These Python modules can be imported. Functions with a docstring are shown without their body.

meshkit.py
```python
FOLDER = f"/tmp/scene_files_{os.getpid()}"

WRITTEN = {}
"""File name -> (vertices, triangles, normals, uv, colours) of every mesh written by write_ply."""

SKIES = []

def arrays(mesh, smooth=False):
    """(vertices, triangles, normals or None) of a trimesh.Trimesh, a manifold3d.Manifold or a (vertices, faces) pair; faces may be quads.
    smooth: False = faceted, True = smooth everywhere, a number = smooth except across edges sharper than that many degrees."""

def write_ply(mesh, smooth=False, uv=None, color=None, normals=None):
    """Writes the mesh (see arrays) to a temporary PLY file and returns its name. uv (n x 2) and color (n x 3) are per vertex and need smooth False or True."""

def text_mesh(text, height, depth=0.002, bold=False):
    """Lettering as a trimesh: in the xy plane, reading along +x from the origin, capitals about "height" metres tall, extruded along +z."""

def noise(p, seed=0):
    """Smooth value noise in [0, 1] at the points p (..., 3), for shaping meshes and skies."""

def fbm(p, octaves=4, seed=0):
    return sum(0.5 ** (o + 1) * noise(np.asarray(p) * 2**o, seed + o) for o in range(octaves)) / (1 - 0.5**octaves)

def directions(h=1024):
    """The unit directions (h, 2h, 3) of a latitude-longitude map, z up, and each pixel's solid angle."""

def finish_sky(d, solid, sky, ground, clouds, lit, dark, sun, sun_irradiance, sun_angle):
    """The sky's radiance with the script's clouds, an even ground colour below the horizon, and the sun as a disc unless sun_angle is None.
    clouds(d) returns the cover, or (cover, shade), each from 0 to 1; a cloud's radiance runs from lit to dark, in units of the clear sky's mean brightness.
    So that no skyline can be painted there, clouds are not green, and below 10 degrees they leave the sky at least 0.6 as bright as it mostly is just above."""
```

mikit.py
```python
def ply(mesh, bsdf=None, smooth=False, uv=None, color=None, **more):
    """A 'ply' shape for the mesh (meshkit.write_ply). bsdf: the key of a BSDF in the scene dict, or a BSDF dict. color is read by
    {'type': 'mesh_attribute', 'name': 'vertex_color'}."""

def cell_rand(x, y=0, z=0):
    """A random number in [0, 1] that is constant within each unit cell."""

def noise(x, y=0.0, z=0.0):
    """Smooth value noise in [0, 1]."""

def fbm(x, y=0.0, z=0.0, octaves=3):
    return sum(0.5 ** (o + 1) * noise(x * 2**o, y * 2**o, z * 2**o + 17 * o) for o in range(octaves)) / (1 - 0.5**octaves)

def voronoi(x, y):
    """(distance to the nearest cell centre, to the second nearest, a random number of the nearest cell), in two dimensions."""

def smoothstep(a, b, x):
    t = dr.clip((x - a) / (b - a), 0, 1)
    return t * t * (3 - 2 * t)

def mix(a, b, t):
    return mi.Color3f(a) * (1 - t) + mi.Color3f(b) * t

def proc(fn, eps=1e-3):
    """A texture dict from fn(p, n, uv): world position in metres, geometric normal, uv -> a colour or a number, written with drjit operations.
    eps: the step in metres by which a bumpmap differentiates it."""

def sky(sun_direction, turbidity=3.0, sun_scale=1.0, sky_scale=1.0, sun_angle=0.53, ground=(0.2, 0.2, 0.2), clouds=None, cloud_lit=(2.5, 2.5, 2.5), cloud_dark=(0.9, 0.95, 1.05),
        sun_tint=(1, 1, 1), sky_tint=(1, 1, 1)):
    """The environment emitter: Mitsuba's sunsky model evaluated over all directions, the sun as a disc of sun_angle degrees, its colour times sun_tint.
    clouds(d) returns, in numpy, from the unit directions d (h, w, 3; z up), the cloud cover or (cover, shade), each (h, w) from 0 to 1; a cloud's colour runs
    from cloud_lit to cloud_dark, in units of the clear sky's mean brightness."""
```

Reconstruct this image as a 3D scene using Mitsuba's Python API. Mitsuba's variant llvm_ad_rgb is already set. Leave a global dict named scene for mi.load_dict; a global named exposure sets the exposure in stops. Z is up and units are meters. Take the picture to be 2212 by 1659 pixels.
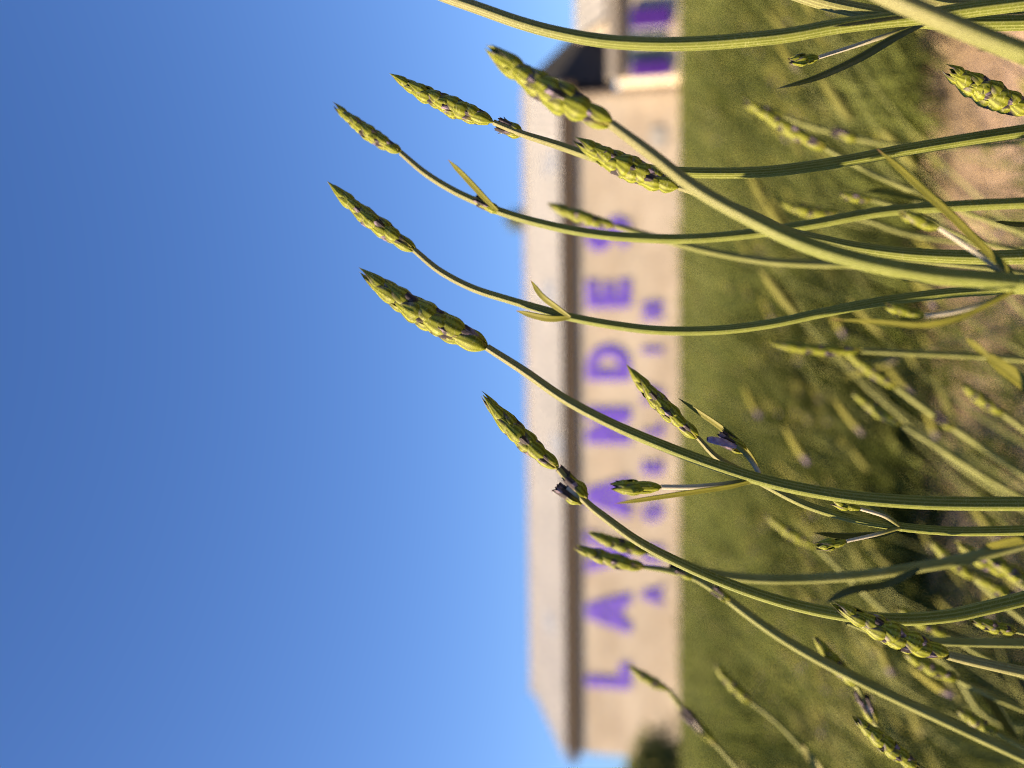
import math
import numpy as np, trimesh, drjit as dr, mitsuba as mi
import mikit, meshkit
from mikit import proc, ply, noise, fbm, smoothstep, mix

T = mi.ScalarTransform4f
scene, labels = {}, {}
rng = np.random.default_rng(7)

# ------------------------------------------------------------------ camera
# The photograph was taken upright and is stored lying on its side: image left is up, image top is the world's right (+x).
EYE = np.array([0.0, 0.0, 0.5])
PITCH = math.radians(10.0)
FOC = 1609.0                       # focal length in the units of a 2212 x 1659 picture
FWD = np.array([0, math.cos(PITCH), math.sin(PITCH)])
DOWN = np.array([0, math.sin(PITCH), -math.cos(PITCH)])
RIGHT = np.array([1.0, 0, 0])
scene['camera'] = {
    'type': 'thinlens', 'fov': 2 * math.degrees(math.atan(1106 / FOC)), 'fov_axis': 'x',
    'aperture_radius': 0.0021, 'focus_distance': 0.2, 'near_clip': 0.01, 'far_clip': 3000.0,
    'to_world': T().look_at(origin=EYE.tolist(), target=(EYE + FWD).tolist(), up=RIGHT.tolist())}
# ------------------------------------------------------------------ light
SUN = np.array([-0.85, -0.21, 0.47])
scene['sky'] = mikit.sky(SUN.tolist(), turbidity=2.0, sun_scale=2.6, sky_scale=1.0, sun_tint=(1.0, 0.95, 0.86), sky_tint=(0.78, 0.98, 1.51), ground=(0.22, 0.2, 0.12))
exposure = 2.05


def ray(vx, vy):
    return FWD + (vx - 1106) / FOC * DOWN + (829.5 - vy) / FOC * RIGHT


def P(vx, vy, d):
    return EYE + d * ray(vx, vy)


def zg(x, y):
    """height of the gently falling ground"""
    return -0.024 * np.maximum(np.asarray(y, float), 0)


# ------------------------------------------------------------------ names
def numbered(name, holder=scene, extra=()):
    if name not in used:
        used.add(name)
        return name
    k = 1
    while f'{name}_{k:03d}' in used:
        k += 1
    used.add(f'{name}_{k:03d}')
    return f'{name}_{k:03d}'


used = {'camera', 'sky'}


def thing(name, label=None, cat=None, group=None, kind=None):
    k = numbered(name)
    d = {}
    if label: d['label'] = label
    if cat: d['category'] = cat
    if group: d['group'] = group
    if kind: d['kind'] = kind
    labels[k] = d
    return k


def part(parent, name, shape, label=None, kind=None):
    k = numbered(f'{parent}__{name}')
    scene[k] = shape
    if label or kind:
        labels[k] = {a: b for a, b in (('label', label), ('kind', kind)) if b}
    return k


def cat_meshes(ms):
    """joins (v, f, uv) triples"""
    vs, fs, us, n = [], [], [], 0
    for v, f, u in ms:
        vs.append(v); fs.append(f + n); us.append(u); n += len(v)
    return np.vstack(vs), np.vstack(fs), np.vstack(us)


def shape(m, bsdf, smooth=True):
    return ply((m[0], m[1]), bsdf, smooth=smooth, uv=m[2])


# ------------------------------------------------------------------ materials
def c3(r, g, b):
    return mi.Color3f(r, g, b)


SHADE = 0.8


def bs(key, fn, rough=0.6, spec=0.3, sheen=0.0, eps=1e-4, tone=0.75):
    """tone: overall reflectance of the material"""
    if callable(fn):
        inner = fn
        fn = lambda p, n, uv: inner(p, n, uv) * (tone * SHADE)
    else:
        fn = [c * tone * SHADE for c in fn]
    scene[key] = {'type': 'twosided', 'b': {'type': 'principled', 'base_color': proc(fn, eps) if callable(fn) else {'type': 'rgb', 'value': list(fn)},
                                           'roughness': rough, 'specular': spec, 'sheen': sheen}}


def stem_fn(p, n, uv):
    rib = dr.power(0.5 + 0.5 * dr.cos(uv.x * 2 * math.pi * 12), 3.0)
    hair = smoothstep(0.62, 0.85, noise(p.x * 3000, p.y * 3000, p.z * 3000))
    tone = fbm(p.x * 160, p.y * 160, p.z * 160)
    top = smoothstep(0.45, 1.0, uv.y)                         # towards the spike the stalk turns grey-mauve
    c = mix((0.075, 0.095, 0.014), (0.125, 0.148, 0.028), tone)
    c = mix(c, (0.16, 0.145, 0.085), top * 0.75)
    c = mix(c, (0.32, 0.36, 0.15), rib * 0.42)
    return mix(c, (0.50, 0.52, 0.32), hair * 0.16)


def pale_stem_fn(p, n, uv):
    tone = fbm(p.x * 120, p.y * 120, p.z * 120)
    return mix((0.15, 0.175, 0.05), (0.27, 0.29, 0.125), tone)


def twig_fn(p, n, uv):
    return mix((0.20, 0.21, 0.06), (0.55, 0.53, 0.47), smoothstep(0.2, 0.75, uv.y))


def leaf_fn(p, n, uv):
    mid = smoothstep(0.10, 0.0, dr.abs(uv.x - 0.5))
    c = mix((0.035, 0.055, 0.010), (0.075, 0.095, 0.018), fbm(p.x * 220, p.y * 220, p.z * 220))
    c = mix(c, (0.14, 0.16, 0.05), mid * 0.3)
    return mix(c, (0.30, 0.26, 0.10), smoothstep(0.93, 1.0, uv.y))


def yellow_leaf_fn(p, n, uv):
    mid = smoothstep(0.10, 0.0, dr.abs(uv.x - 0.5))
    c = mix((0.13, 0.14, 0.018), (0.24, 0.24, 0.035), fbm(p.x * 200, p.y * 200, p.z * 200))
    c = mix(c, (0.34, 0.35, 0.11), mid * 0.3)
    return mix(c, (0.20, 0.12, 0.06), smoothstep(0.93, 1.0, uv.y))


def bract_fn(p, n, uv):
    a = dr.abs(uv.x * 2 - 1)
    rib = dr.power(0.5 + 0.5 * dr.cos(uv.x * 2 * math.pi * 5.0), 2.0)
    tone = fbm(p.x * 330, p.y * 330, p.z * 330)
    c = mix((0.118, 0.146, 0.008), (0.24, 0.278, 0.022), tone)
    c = mix(c, (0.06, 0.065, 0.005), smoothstep(0.5, 0.0, rib) * 0.6 * smoothstep(0.08, 0.3, uv.y))
    c = mix(c, (0.38, 0.40, 0.08), rib * 0.28)
    hair = smoothstep(0.66, 0.85, noise(p.x * 2500, p.y * 2500, p.z * 2500))
    c = mix(c, (0.55, 0.55, 0.30), hair * 0.26)
    spot = noise(p.x * 700, p.y * 700, p.z * 700)
    edge = smoothstep(0.5, 0.92, a + 0.25 * (spot - 0.5)) * smoothstep(0.28, 0.6, uv.y)
    c = mix(c, mix((0.05, 0.035, 0.06), (0.20, 0.17, 0.22), smoothstep(0.55, 0.8, spot)), edge * 0.85)
    return mix(c, (0.035, 0.025, 0.035), smoothstep(0.86, 0.99, uv.y + 0.08 * spot))


def calyx_fn(p, n, uv):
    rib = dr.power(0.5 + 0.5 * dr.cos(uv.x * 2 * math.pi * 6.0), 2.0)
    c = mix((0.26, 0.25, 0.03), (0.035, 0.026, 0.045), smoothstep(0.20, 0.62, uv.y + 0.25 * (noise(p.x * 600, p.y * 600, p.z * 600) - 0.5)))
    wool = smoothstep(0.58, 0.78, noise(p.x * 900, p.y * 900, p.z * 500)) * smoothstep(0.2, 0.45, uv.y)
    c = mix(c, (0.34, 0.27, 0.42), wool * 0.7)
    return mix(c, (0.4, 0.38, 0.34), rib * 0.12)


def petal_fn(p, n, uv):
    return mix((0.16, 0.10, 0.34), (0.50, 0.42, 0.66), noise(p.x * 900, p.y * 900, p.z * 900))


bs('stem_bsdf', stem_fn, 0.55, 0.22, tone=1.2)
bs('pale_stem_bsdf', pale_stem_fn, 0.65, 0.15, tone=0.95)
bs('twig_bsdf', twig_fn, 0.6)
bs('leaf_bsdf', leaf_fn, 0.5, 0.3)
bs('yellow_leaf_bsdf', yellow_leaf_fn, 0.55, 0.22)
bs('bract_bsdf', bract_fn, 0.55, 0.22, tone=1.05)
bs('calyx_bsdf', calyx_fn, 0.7)
bs('petal_bsdf', petal_fn, 0.6)


# ------------------------------------------------------------------ curves
def spline(pts, n=14):
    """Catmull-Rom through the points (k x m columns)"""
    p = np.asarray(pts, float)
    if len(p) == 2:
        t = np.linspace(0, 1, n)[:, None]
        return p[0] * (1 - t) + p[1] * t
    q = np.vstack([2 * p[0] - p[1], p, 2 * p[-1] - p[-2]])
    out = []
    for i in range(1, len(q) - 2):
        t = np.linspace(0, 1, n, endpoint=False)[:, None]
        a, b, c, d = q[i - 1], q[i], q[i + 1], q[i + 2]
        out.append(0.5 * (2 * b + (c - a) * t + (2 * a - 5 * b + 4 * c - d) * t ** 2 + (3 * b - a - 3 * c + d) * t ** 3))
    return np.vstack(out + [p[-1:]])


def frames(c):
    t = np.gradient(c, axis=0)
    t /= np.linalg.norm(t, axis=1, keepdims=True) + 1e-12
    a = np.cross(t[0], [0.3, 0.9, 0.2]); a /= np.linalg.norm(a)
    A = []
    for k in range(len(c)):
        a = a - t[k] * (a @ t[k]); a /= np.linalg.norm(a)
        A.append(a)
    A = np.array(A)
    return t, A, np.cross(t, A)


def tube(c, r, sides=24, rib=0.07, v=None):
    """a ribbed tube; uv = (round, along)"""
    c = np.asarray(c, float)
    t, A, B = frames(c)
    th = np.linspace(0, 2 * math.pi, sides + 1)
    rr = np.broadcast_to(np.asarray(r, float), (len(c),))[:, None] * (1 + rib * np.cos(4 * th) + 0.55 * rib * np.cos(12 * th))[None]
    V = c[:, None] + rr[..., None] * (np.cos(th)[None, :, None] * A[:, None] + np.sin(th)[None, :, None] * B[:, None])
    vv = np.linspace(0, 1, len(c)) if v is None else np.asarray(v)
    uv = np.stack(np.broadcast_arrays(th[None] / (2 * math.pi), vv[:, None]), -1).reshape(-1, 2)
    return grid_mesh(V, uv)


def grid_mesh(V, uv):
    n, m = V.shape[:2]
    i, j = np.meshgrid(np.arange(n - 1), np.arange(m - 1), indexing='ij')
    q = np.stack([i * m + j, i * m + j + 1, (i + 1) * m + j + 1, (i + 1) * m + j], -1).reshape(-1, 4)
    return V.reshape(-1, 3), np.vstack([q[:, [0, 1, 2]], q[:, [0, 2, 3]]]), uv.reshape(-1, 2)


def strap(c, w, face, fold=0.25, thick=0.12):
    """a narrow leaf: closed lens-shaped section swept along c, widest in the middle, pointed at the last point; face: a vector the flat side looks at"""
    c = np.asarray(c, float)
    t, _, _ = frames(c)
    s = np.linspace(0, 1, len(c))
    half = 0.5 * w * np.clip(0.45 + 0.55 * np.sin(np.pi * np.clip(s * 0.9 + 0.05, 0, 1)), 0, 1) * np.clip((1 - s) / 0.16, 0.03, 1) ** 0.6
    side = np.cross(t, face); side /= np.linalg.norm(side, axis=1, keepdims=True) + 1e-12
    nor = np.cross(side, t)
    a = np.linspace(-1, 1, 7)
    top = np.stack([a, fold * (np.abs(a) - 0.5) + thick * (1 - a * a)], 1)
    bot = np.stack([a[::-1], fold * (np.abs(a[::-1]) - 0.5) - thick * (1 - a[::-1] ** 2)], 1)
    sec = np.vstack([top, bot[1:]])
    V = c[:, None] + half[:, None, None] * (sec[None, :, :1] * side[:, None] + sec[None, :, 1:] * nor[:, None])
    u = np.concatenate([(a + 1) / 2, (a[::-1][1:] + 1) / 2])
    return grid_mesh(V, np.stack(np.broadcast_arrays(u[None], s[:, None]), -1))


# ------------------------------------------------------------------ flower spikes
class Axis:
    """a slightly bent axis from base to tip with its cross directions"""

    def __init__(self, base, tip, bend=0.0):
        self.b, self.t = np.asarray(base, float), np.asarray(tip, float)
        ax = self.t - self.b
        self.L = np.linalg.norm(ax)
        self.d = ax / self.L
        self.u = np.cross(self.d, [0, 1.0, 0]); self.u /= np.linalg.norm(self.u)
        self.w = np.cross(self.d, self.u)
        self.off = self.u * bend * self.L

    def at(self, h):
        h = np.asarray(h, float)[..., None]
        return self.b + self.d * self.L * h + self.off * (4 * h * (1 - h))

    def cyl(self, h, rho, th):
        th = np.asarray(th, float)[..., None]; rho = np.asarray(rho, float)[..., None]
        return self.at(h) + rho * (np.cos(th) * self.u + np.sin(th) * self.w)


def bract(ax, h0, ln, R, th0, phi, flare, na=11, ns=12, r=None):
    """one broad pointed scale that clasps the axis: plump rounded foot, ribbed face, tip drawn in under the next scale or turned out"""
    s = np.linspace(0, 1, ns)[:, None] ** 1.15; a = np.linspace(-1, 1, na)[None]
    ov = np.sin(np.pi * np.clip(s, 0, 1) ** 0.62) ** 0.8 * (1 - 0.2 * s) + 0.12 * (1 - s) ** 3
    ov[-1] = 0.03
    ang = th0 + a * phi * ov
    up = np.sin(np.minimum(s / 0.36, 1) * math.pi / 2) ** 0.8
    rho = R * (0.22 + 0.78 * up) * (1 - (0.36 + 0.42 * h0) * np.clip((s - 0.36) / 0.64, 0, 1) ** 1.2) + R * flare * np.clip((s - 0.6) / 0.4, 0, 1) ** 2
    rho = rho * (1 - 0.12 * a * a) * (1 + 0.028 * np.cos(5 * math.pi * a) * np.sin(math.pi * s))
    h = h0 + ln * s + 0.05 * ln * a * a * (1 - s)
    q = np.stack([a * 3.5 + 0 * s, s * 5 + 0 * a, 0 * (a + s) + 37 * h0 + th0], -1)
    rho = rho * (1 + 0.06 * (meshkit.fbm(q, 2, 5) - 0.5)); ang = ang + 0.2 * (meshkit.noise(q * 1.3, 9) - 0.5) * s
    V = ax.cyl(h + 0 * a, rho + 0 * a, ang)
    return grid_mesh(V, np.stack(np.broadcast_arrays((a + 1) / 2, s * (1.0 if h0 < 0.55 else 0.84)), -1))


def calyx(ax, h0, ln, R, th0, rad, out=0.0, n=9, ns=8):
    """a ribbed little tube beside the axis, narrow below, toothed at the top"""
    s = np.linspace(0, 1, ns)[:, None]; ph = np.linspace(0, 2 * math.pi, n)[None]
    prof = rad * (0.35 + 0.75 * np.sin(np.clip(s * 1.15, 0, 1) * math.pi * 0.62)) * (1 + 0.05 * np.cos(6 * ph))
    ctr = R * (0.42 + 0.12 * s + out * s)
    x = ctr + prof * np.cos(ph); y = prof * np.sin(ph)
    h = h0 + ln * s + 0.10 * ln * np.abs(np.sin(2.5 * ph)) * (s > 0.95)
    V = ax.cyl(h + 0 * ph, np.hypot(x, y), th0 + np.arctan2(y, x))
    return grid_mesh(V, np.stack(np.broadcast_arrays(ph / (2 * math.pi), s), -1))


def env(t):
    """outline of a spike: rounded foot, widest at a third, long drawn-out tip"""
    t = np.asarray(t, float)
    return np.interp(t, [0, 0.08, 0.22, 0.36, 0.55, 0.75, 0.9, 1.0], [0.62, 0.82, 0.97, 1.0, 0.88, 0.64, 0.40, 0.12])


def spike_core(ax, R):
    s = np.linspace(0, 0.82, 14)
    return tube(ax.at(s), R * 0.5 * np.clip(env(s), 0.02, 1) * np.clip(s / 0.06, 0.3, 1), 10, 0.0)


def spike_pieces(ax, R, n, seed, loose=0.0, lo=False, nb=2):
    """the scales and calyces of a spike of n whorls: (list of bract meshes, list of calyx meshes)"""
    r = np.random.default_rng(seed)
    t = np.linspace(0, 1, n + 1)[:-1] ** 0.92 * 0.84
    gap = np.diff(np.append(t, 0.86))
    br, ca = [], []
    th = r.uniform(0, math.pi)
    na, ns = (9, 8) if lo else (15, 15)
    for k, h in enumerate(t):
        th += math.pi / 2 + r.uniform(-0.25, 0.25)
        Rk = R * env(h + 0.05) * r.uniform(0.92, 1.07)
        ln = min((2.7 * (0.86 / n) + 0.03) * r.uniform(0.9, 1.12) * (1.05 - 0.25 * h), 1.0 - h)
        for q in range(2):
            flare = r.uniform(0.0, 0.42) * max(0.1, 1 - 1.3 * h)
            br.append(bract(ax, h + r.uniform(-0.015, 0.015), ln, Rk * r.uniform(0.95, 1.05), th + q * math.pi + r.uniform(-0.2, 0.2), r.uniform(1.25, 1.5), flare, na, ns))
        if h < 0.5:
            for q in range(2):
                for e in ((-0.38, 0.38) if h < 0.2 else (0,)):
                    ca.append(calyx(ax, h + 0.035, ln * r.uniform(0.45, 0.6), Rk, th + math.pi / 2 + q * math.pi + e, Rk * r.uniform(0.26, 0.33), 0.16 if h < 0.3 else 0.08, 7 if lo else 11, 6 if lo else 9))
    return br, ca


def whorl_pieces(ax, h, ln, R, seed, out=0.12):
    """a single separate whorl on a bare length of stalk: two bracts round dark calyces"""
    r = np.random.default_rng(seed)
    th = r.uniform(0, math.pi)
    br = [bract(ax, h, ln * 0.7, R * 0.95, th + q * math.pi, 1.2, 0.55) for q in range(2)]
    ca = [calyx(ax, h + 0.02, ln * r.uniform(0.6, 0.85), R, th + q * math.pi + e, R * 0.30, out, 11, 9) for q in range(2) for e in (-0.5, 0.6)]
    return br, ca


# ------------------------------------------------------------------ lavender stalks
GROUP = 'lavender flower stalks'


def path(pts, d0, d1):
    p = np.asarray(pts, float)
    L = np.concatenate([[0], np.cumsum(np.hypot(*np.diff(p[:, :2], axis=0).T))])
    f = L / L[-1]
    return np.array([P(x, y, d0 + (d1 - d0) * k) for (x, y), k in zip(p[:, :2], f)])


def rooted(c, w):
    """continues a stalk that leaves the frame down to its foot on the soil"""
    e, tan = c[-1], c[-1] - c[-2]
    tan = tan / np.linalg.norm(tan)
    if e[2] > 0.28:
        foot = np.array([e[0] * 0.75 - 0.03, e[1] + 0.03 + 0.12 * min(e[1], 0.5), 0.0])
        mid1 = e + tan * 0.06
        mid2 = 0.5 * (mid1 + foot) + np.array([-0.012, 0, 0.0])
        return np.vstack([c, mid1, mid2, foot]), np.concatenate([w, [w[-1], w[-1] * 0.95, w[-1] * 0.9]])
    return c, w


def stalk(label, pts, d, w, head=None, sharp=True, mat='stem_bsdf', whorls=(), n=9, bend=0.03, rad=None, seed=0, root=True, top=0.0, gap=None):
    """pts: stalk from the spike's foot downwards; d: depth (top, bottom); w: apparent width (top, bottom); head: (tip x, tip y, base x, base y, width, depth)"""
    k = thing('lavender_stalk', label, 'lavender stalk', GROUP)
    c = path(pts, *d)
    f = np.linspace(0, 1, len(c))
    wr = np.array([(w[0] + (w[1] - w[0]) * q ** 0.7) * 0.5 / FOC for q in f]) * (d[0] + (d[1] - d[0]) * f)
    if gap:  # bare rachis between the spike's foot and the first point of the stalk
        c = np.vstack([P(gap[0], gap[1], d[0]), c]); wr = np.concatenate([[wr[0] * 0.85], wr])
    if root:
        c, wr = rooted(c, wr)
    cs = spline(np.column_stack([c, wr]), 10 if sharp else 7)
    L = np.concatenate([[0], np.cumsum(np.linalg.norm(np.diff(cs[:, :3], axis=0), axis=1))])
    v = np.clip(1 - L / 0.10, 0, 1)
    part(k, 'stem', shape(tube(cs[::-1, :3], cs[::-1, 3], 36 if sharp else 12, 0.07, v[::-1]), mat))
    spikes = []
    if head:
        tx, ty, bx, by, hw = head[:5]
        dt = head[5] if len(head) > 5 else d[0]
        ax = Axis(P(bx, by, d[0]), P(tx, ty, dt), bend)
        R = hw * 0.45 * d[0] / FOC
        sp = part(k, 'flower_spike', shape(spike_core(ax, R), 'calyx_bsdf'))
        br, ca = spike_pieces(ax, R, n, seed + 11, lo=not sharp)
        add_pieces(sp, br, ca, sharp)
    for i, (bx, by, tx, ty, ww) in enumerate(whorls):
        dd = d[0] + (d[1] - d[0]) * 0.1
        ax = Axis(P(bx, by, dd), P(tx, ty, dd), 0)
        R = ww * (0.5 if sharp else 0.38) * dd / FOC
        sp = part(k, 'flower_whorl', shape(tube(ax.at(np.linspace(0, 0.5, 5)), R * 0.35, 8, 0), 'twig_bsdf'))
        br, ca = whorl_pieces(ax, 0.0, 1.0, R, seed + 71 + i)
        add_pieces(sp, br, ca, sharp)
    return k


def add_pieces(sp, br, ca, sharp):
    if sharp:
        for m in br: part(sp, 'bract', shape(m, 'bract_bsdf'))
        for m in ca: part(sp, 'calyx', shape(m, 'calyx_bsdf'))
    else:
        part(sp, 'bracts', shape(cat_meshes(br), 'bract_bsdf'))
        if ca: part(sp, 'calyces', shape(cat_meshes(ca), 'calyx_bsdf'))


def leaf(k, pts, d, w, mat='yellow_leaf_bsdf', label=None, face=(-0.5, -0.85, 0.2)):
    """pts from the node to the tip"""
    c = spline(path(pts, *d), 8)
    if mat == 'leaf_bsdf':
        face = (0.7, -0.7, -0.1)
    part(k, 'leaf', shape(strap(c, w * 0.5 * (d[0] + d[1]) / FOC, np.array(face)), mat), label)


def bud(k, tip, base, d, w, twig=None, n=4, seed=0):
    """a small closed bud cluster on a thin pale twig (twig: points from the bud's foot to the node)"""
    if twig is not None:
        c = spline(path([base] + list(twig), d, d), 8)
        r = np.linspace(w * 0.15, w * 0.2, len(c)) * d / FOC
        tw = part(k, 'twig', shape(tube(c[::-1], r[::-1], 12, 0.03), 'twig_bsdf'))
    ax = Axis(P(*base, d), P(*tip, d), 0.02)
    w = w * 1.15
    br, ca = spike_pieces(ax, w * 0.5 * d / FOC, 3, seed + 5, lo=True)
    br = br[:]; ca = []
    b = part(k, 'bud', shape(spike_core(ax, w * 0.5 * d / FOC), 'bract_bsdf'))
    part(b, 'bracts', shape(cat_meshes(br), 'bract_bsdf'))


def sharp_stalks():
    # the thick one in front, its node at the lower edge
    k = stalk('thick blurred lavender stalk nearest the camera, its fat spike beside the dark gable',
              [(1320, 268), (1400, 328), (1500, 405), (1600, 462), (1720, 520), (1850, 562), (2000, 592), (2110, 603), (2200, 612), (2260, 618)],
              (0.165, 0.155), (19, 40), (1046, 97, 1320, 268, 76, 0.166), n=8, seed=1)
    leaf(k, [(2195, 606), (2170, 575), (2120, 530), (2060, 470), (2000, 415), (1940, 360), (1895, 322)], (0.157, 0.176), 18)
    leaf(k, [(2190, 630), (2120, 665), (2060, 690), (1990, 702), (1900, 695), (1795, 690)], (0.154, 0.16), 15)
    bud(k, (1943, 458), (2028, 492), 0.156, 30, [(2100, 540), (2160, 585), (2195, 608)], seed=1)
    bud(k, (1910, 660), (1997, 682), 0.158, 28, [(2060, 674), (2140, 650), (2190, 620)], seed=2)
    # beside it
    k = stalk('sharp lavender stalk whose plump spike tucks under the thick blurred stalk over plain wall',
              [(1465, 405), (1530, 425), (1620, 462), (1700, 500), (1780, 520), (1850, 535), (1950, 548), (2050, 554), (2150, 556), (2260, 553)],
              (0.193, 0.188), (10, 30), (1238, 299, 1465, 405, 64), n=9, seed=2)
    leaf(k, [(2290, 492), (2230, 487), (2190, 485), (2150, 479)], (0.196, 0.196), 24, 'leaf_bsdf')
    stalk('lavender stalk, slender spike in the sky with a separate lilac whorl at the roof',
          [(1125, 288), (1200, 312), (1300, 345), (1400, 365), (1500, 373), (1650, 371), (1800, 352), (1950, 325), (2100, 300), (2260, 276)],
          (0.203, 0.213), (13, 26), (838, 157, 1066, 264, 50), n=10, seed=3, whorls=[(1128, 290, 1062, 262, 34)], gap=(1066, 264))
    k = stalk('lavender stalk with a small narrow spike in the sky and one leaf at its node',
              [(866, 330), (920, 375), (980, 412), (1040, 440), (1075, 455), (1150, 478), (1250, 500), (1350, 512), (1480, 516), (1620, 505), (1750, 485), (1900, 458), (2050, 446), (2260, 436)],
              (0.225, 0.225), (11, 22), (718, 223, 866, 330, 38), n=8, seed=4, whorls=[(1080, 458, 1015, 425, 26)])
    leaf(k, [(1075, 455), (1045, 425), (1005, 382), (968, 345)], (0.223, 0.223), 15)
    k = stalk('lavender stalk, notched spike in the sky, pair of leaves where it crosses the eaves',
              [(895, 540), (950, 585), (1020, 622), (1100, 648), (1170, 668), (1232, 685), (1330, 703), (1430, 714), (1550, 713), (1660, 700), (1780, 675), (1900, 652), (2050, 633), (2190, 624), (2260, 620)],
              (0.216, 0.213), (12, 22), (709, 393, 895, 540, 48), n=8, seed=5)
    leaf(k, [(1232, 685), (1200, 662), (1170, 638), (1147, 606)], (0.212, 0.212), 15)
    leaf(k, [(1232, 685), (1195, 688), (1160, 683), (1115, 671)], (0.214, 0.214), 17)
    # the large central one
    k = stalk('lavender stalk with the largest spike in the sky, side buds low on its stem',
              [(1052, 750), (1130, 800), (1220, 862), (1320, 915), (1420, 958), (1530, 1000), (1640, 1035), (1740, 1058), (1850, 1075), (1980, 1085), (2100, 1088), (2260, 1088)],
              (0.189, 0.1915), (15, 31), (776, 583, 1052, 750, 76), n=8, seed=6)
    leaf(k, [(1640, 1035), (1580, 1050), (1500, 1062), (1400, 1077), (1328, 1088)], (0.190, 0.188), 15)
    bud(k, (1318, 1050), (1428, 1052), 0.191, 36, [(1500, 1052), (1580, 1045), (1635, 1036)], seed=3)
    leaf(k, [(1640, 1035), (1632, 1003), (1605, 965), (1560, 925), (1510, 890), (1465, 860)], (0.193, 0.198), 15)
    ax = Axis(P(1612, 975, 0.195), P(1520, 925, 0.195), 0)
    br, ca = whorl_pieces(ax, 0.0, 0.8, 17 * 0.193 / FOC, 5)
    b = part(k, 'flower_bud', shape(tube(ax.at(np.linspace(0, 0.5, 5)), 0.0007, 8, 0), 'twig_bsdf'))
    for m in br: part(b, 'bract', shape(m, 'bract_bsdf'))
    for m in ca: part(b, 'calyx', shape(m, 'calyx_bsdf'))
    pe = tube(spline(path([(1590, 965), (1560, 955), (1528, 948)], 0.193, 0.192), 6), np.array([0.5, .6, .7, .8, .9, 1, 1.05, 1.1, 1.1, 1.05, 1, .9, .6])[:13] * 0.0009, 10, 0.05)
    part(b, 'petal', shape(pe, 'petal_bsdf'), 'lilac flower tube just opening')
    tw = spline(path([(1592, 962), (1615, 985), (1636, 1015), (1640, 1033)], 0.193, 0.191), 6)
    part(k, 'twig', shape(tube(tw, 0.0006, 10, 0.03), 'twig_bsdf'))
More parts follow.
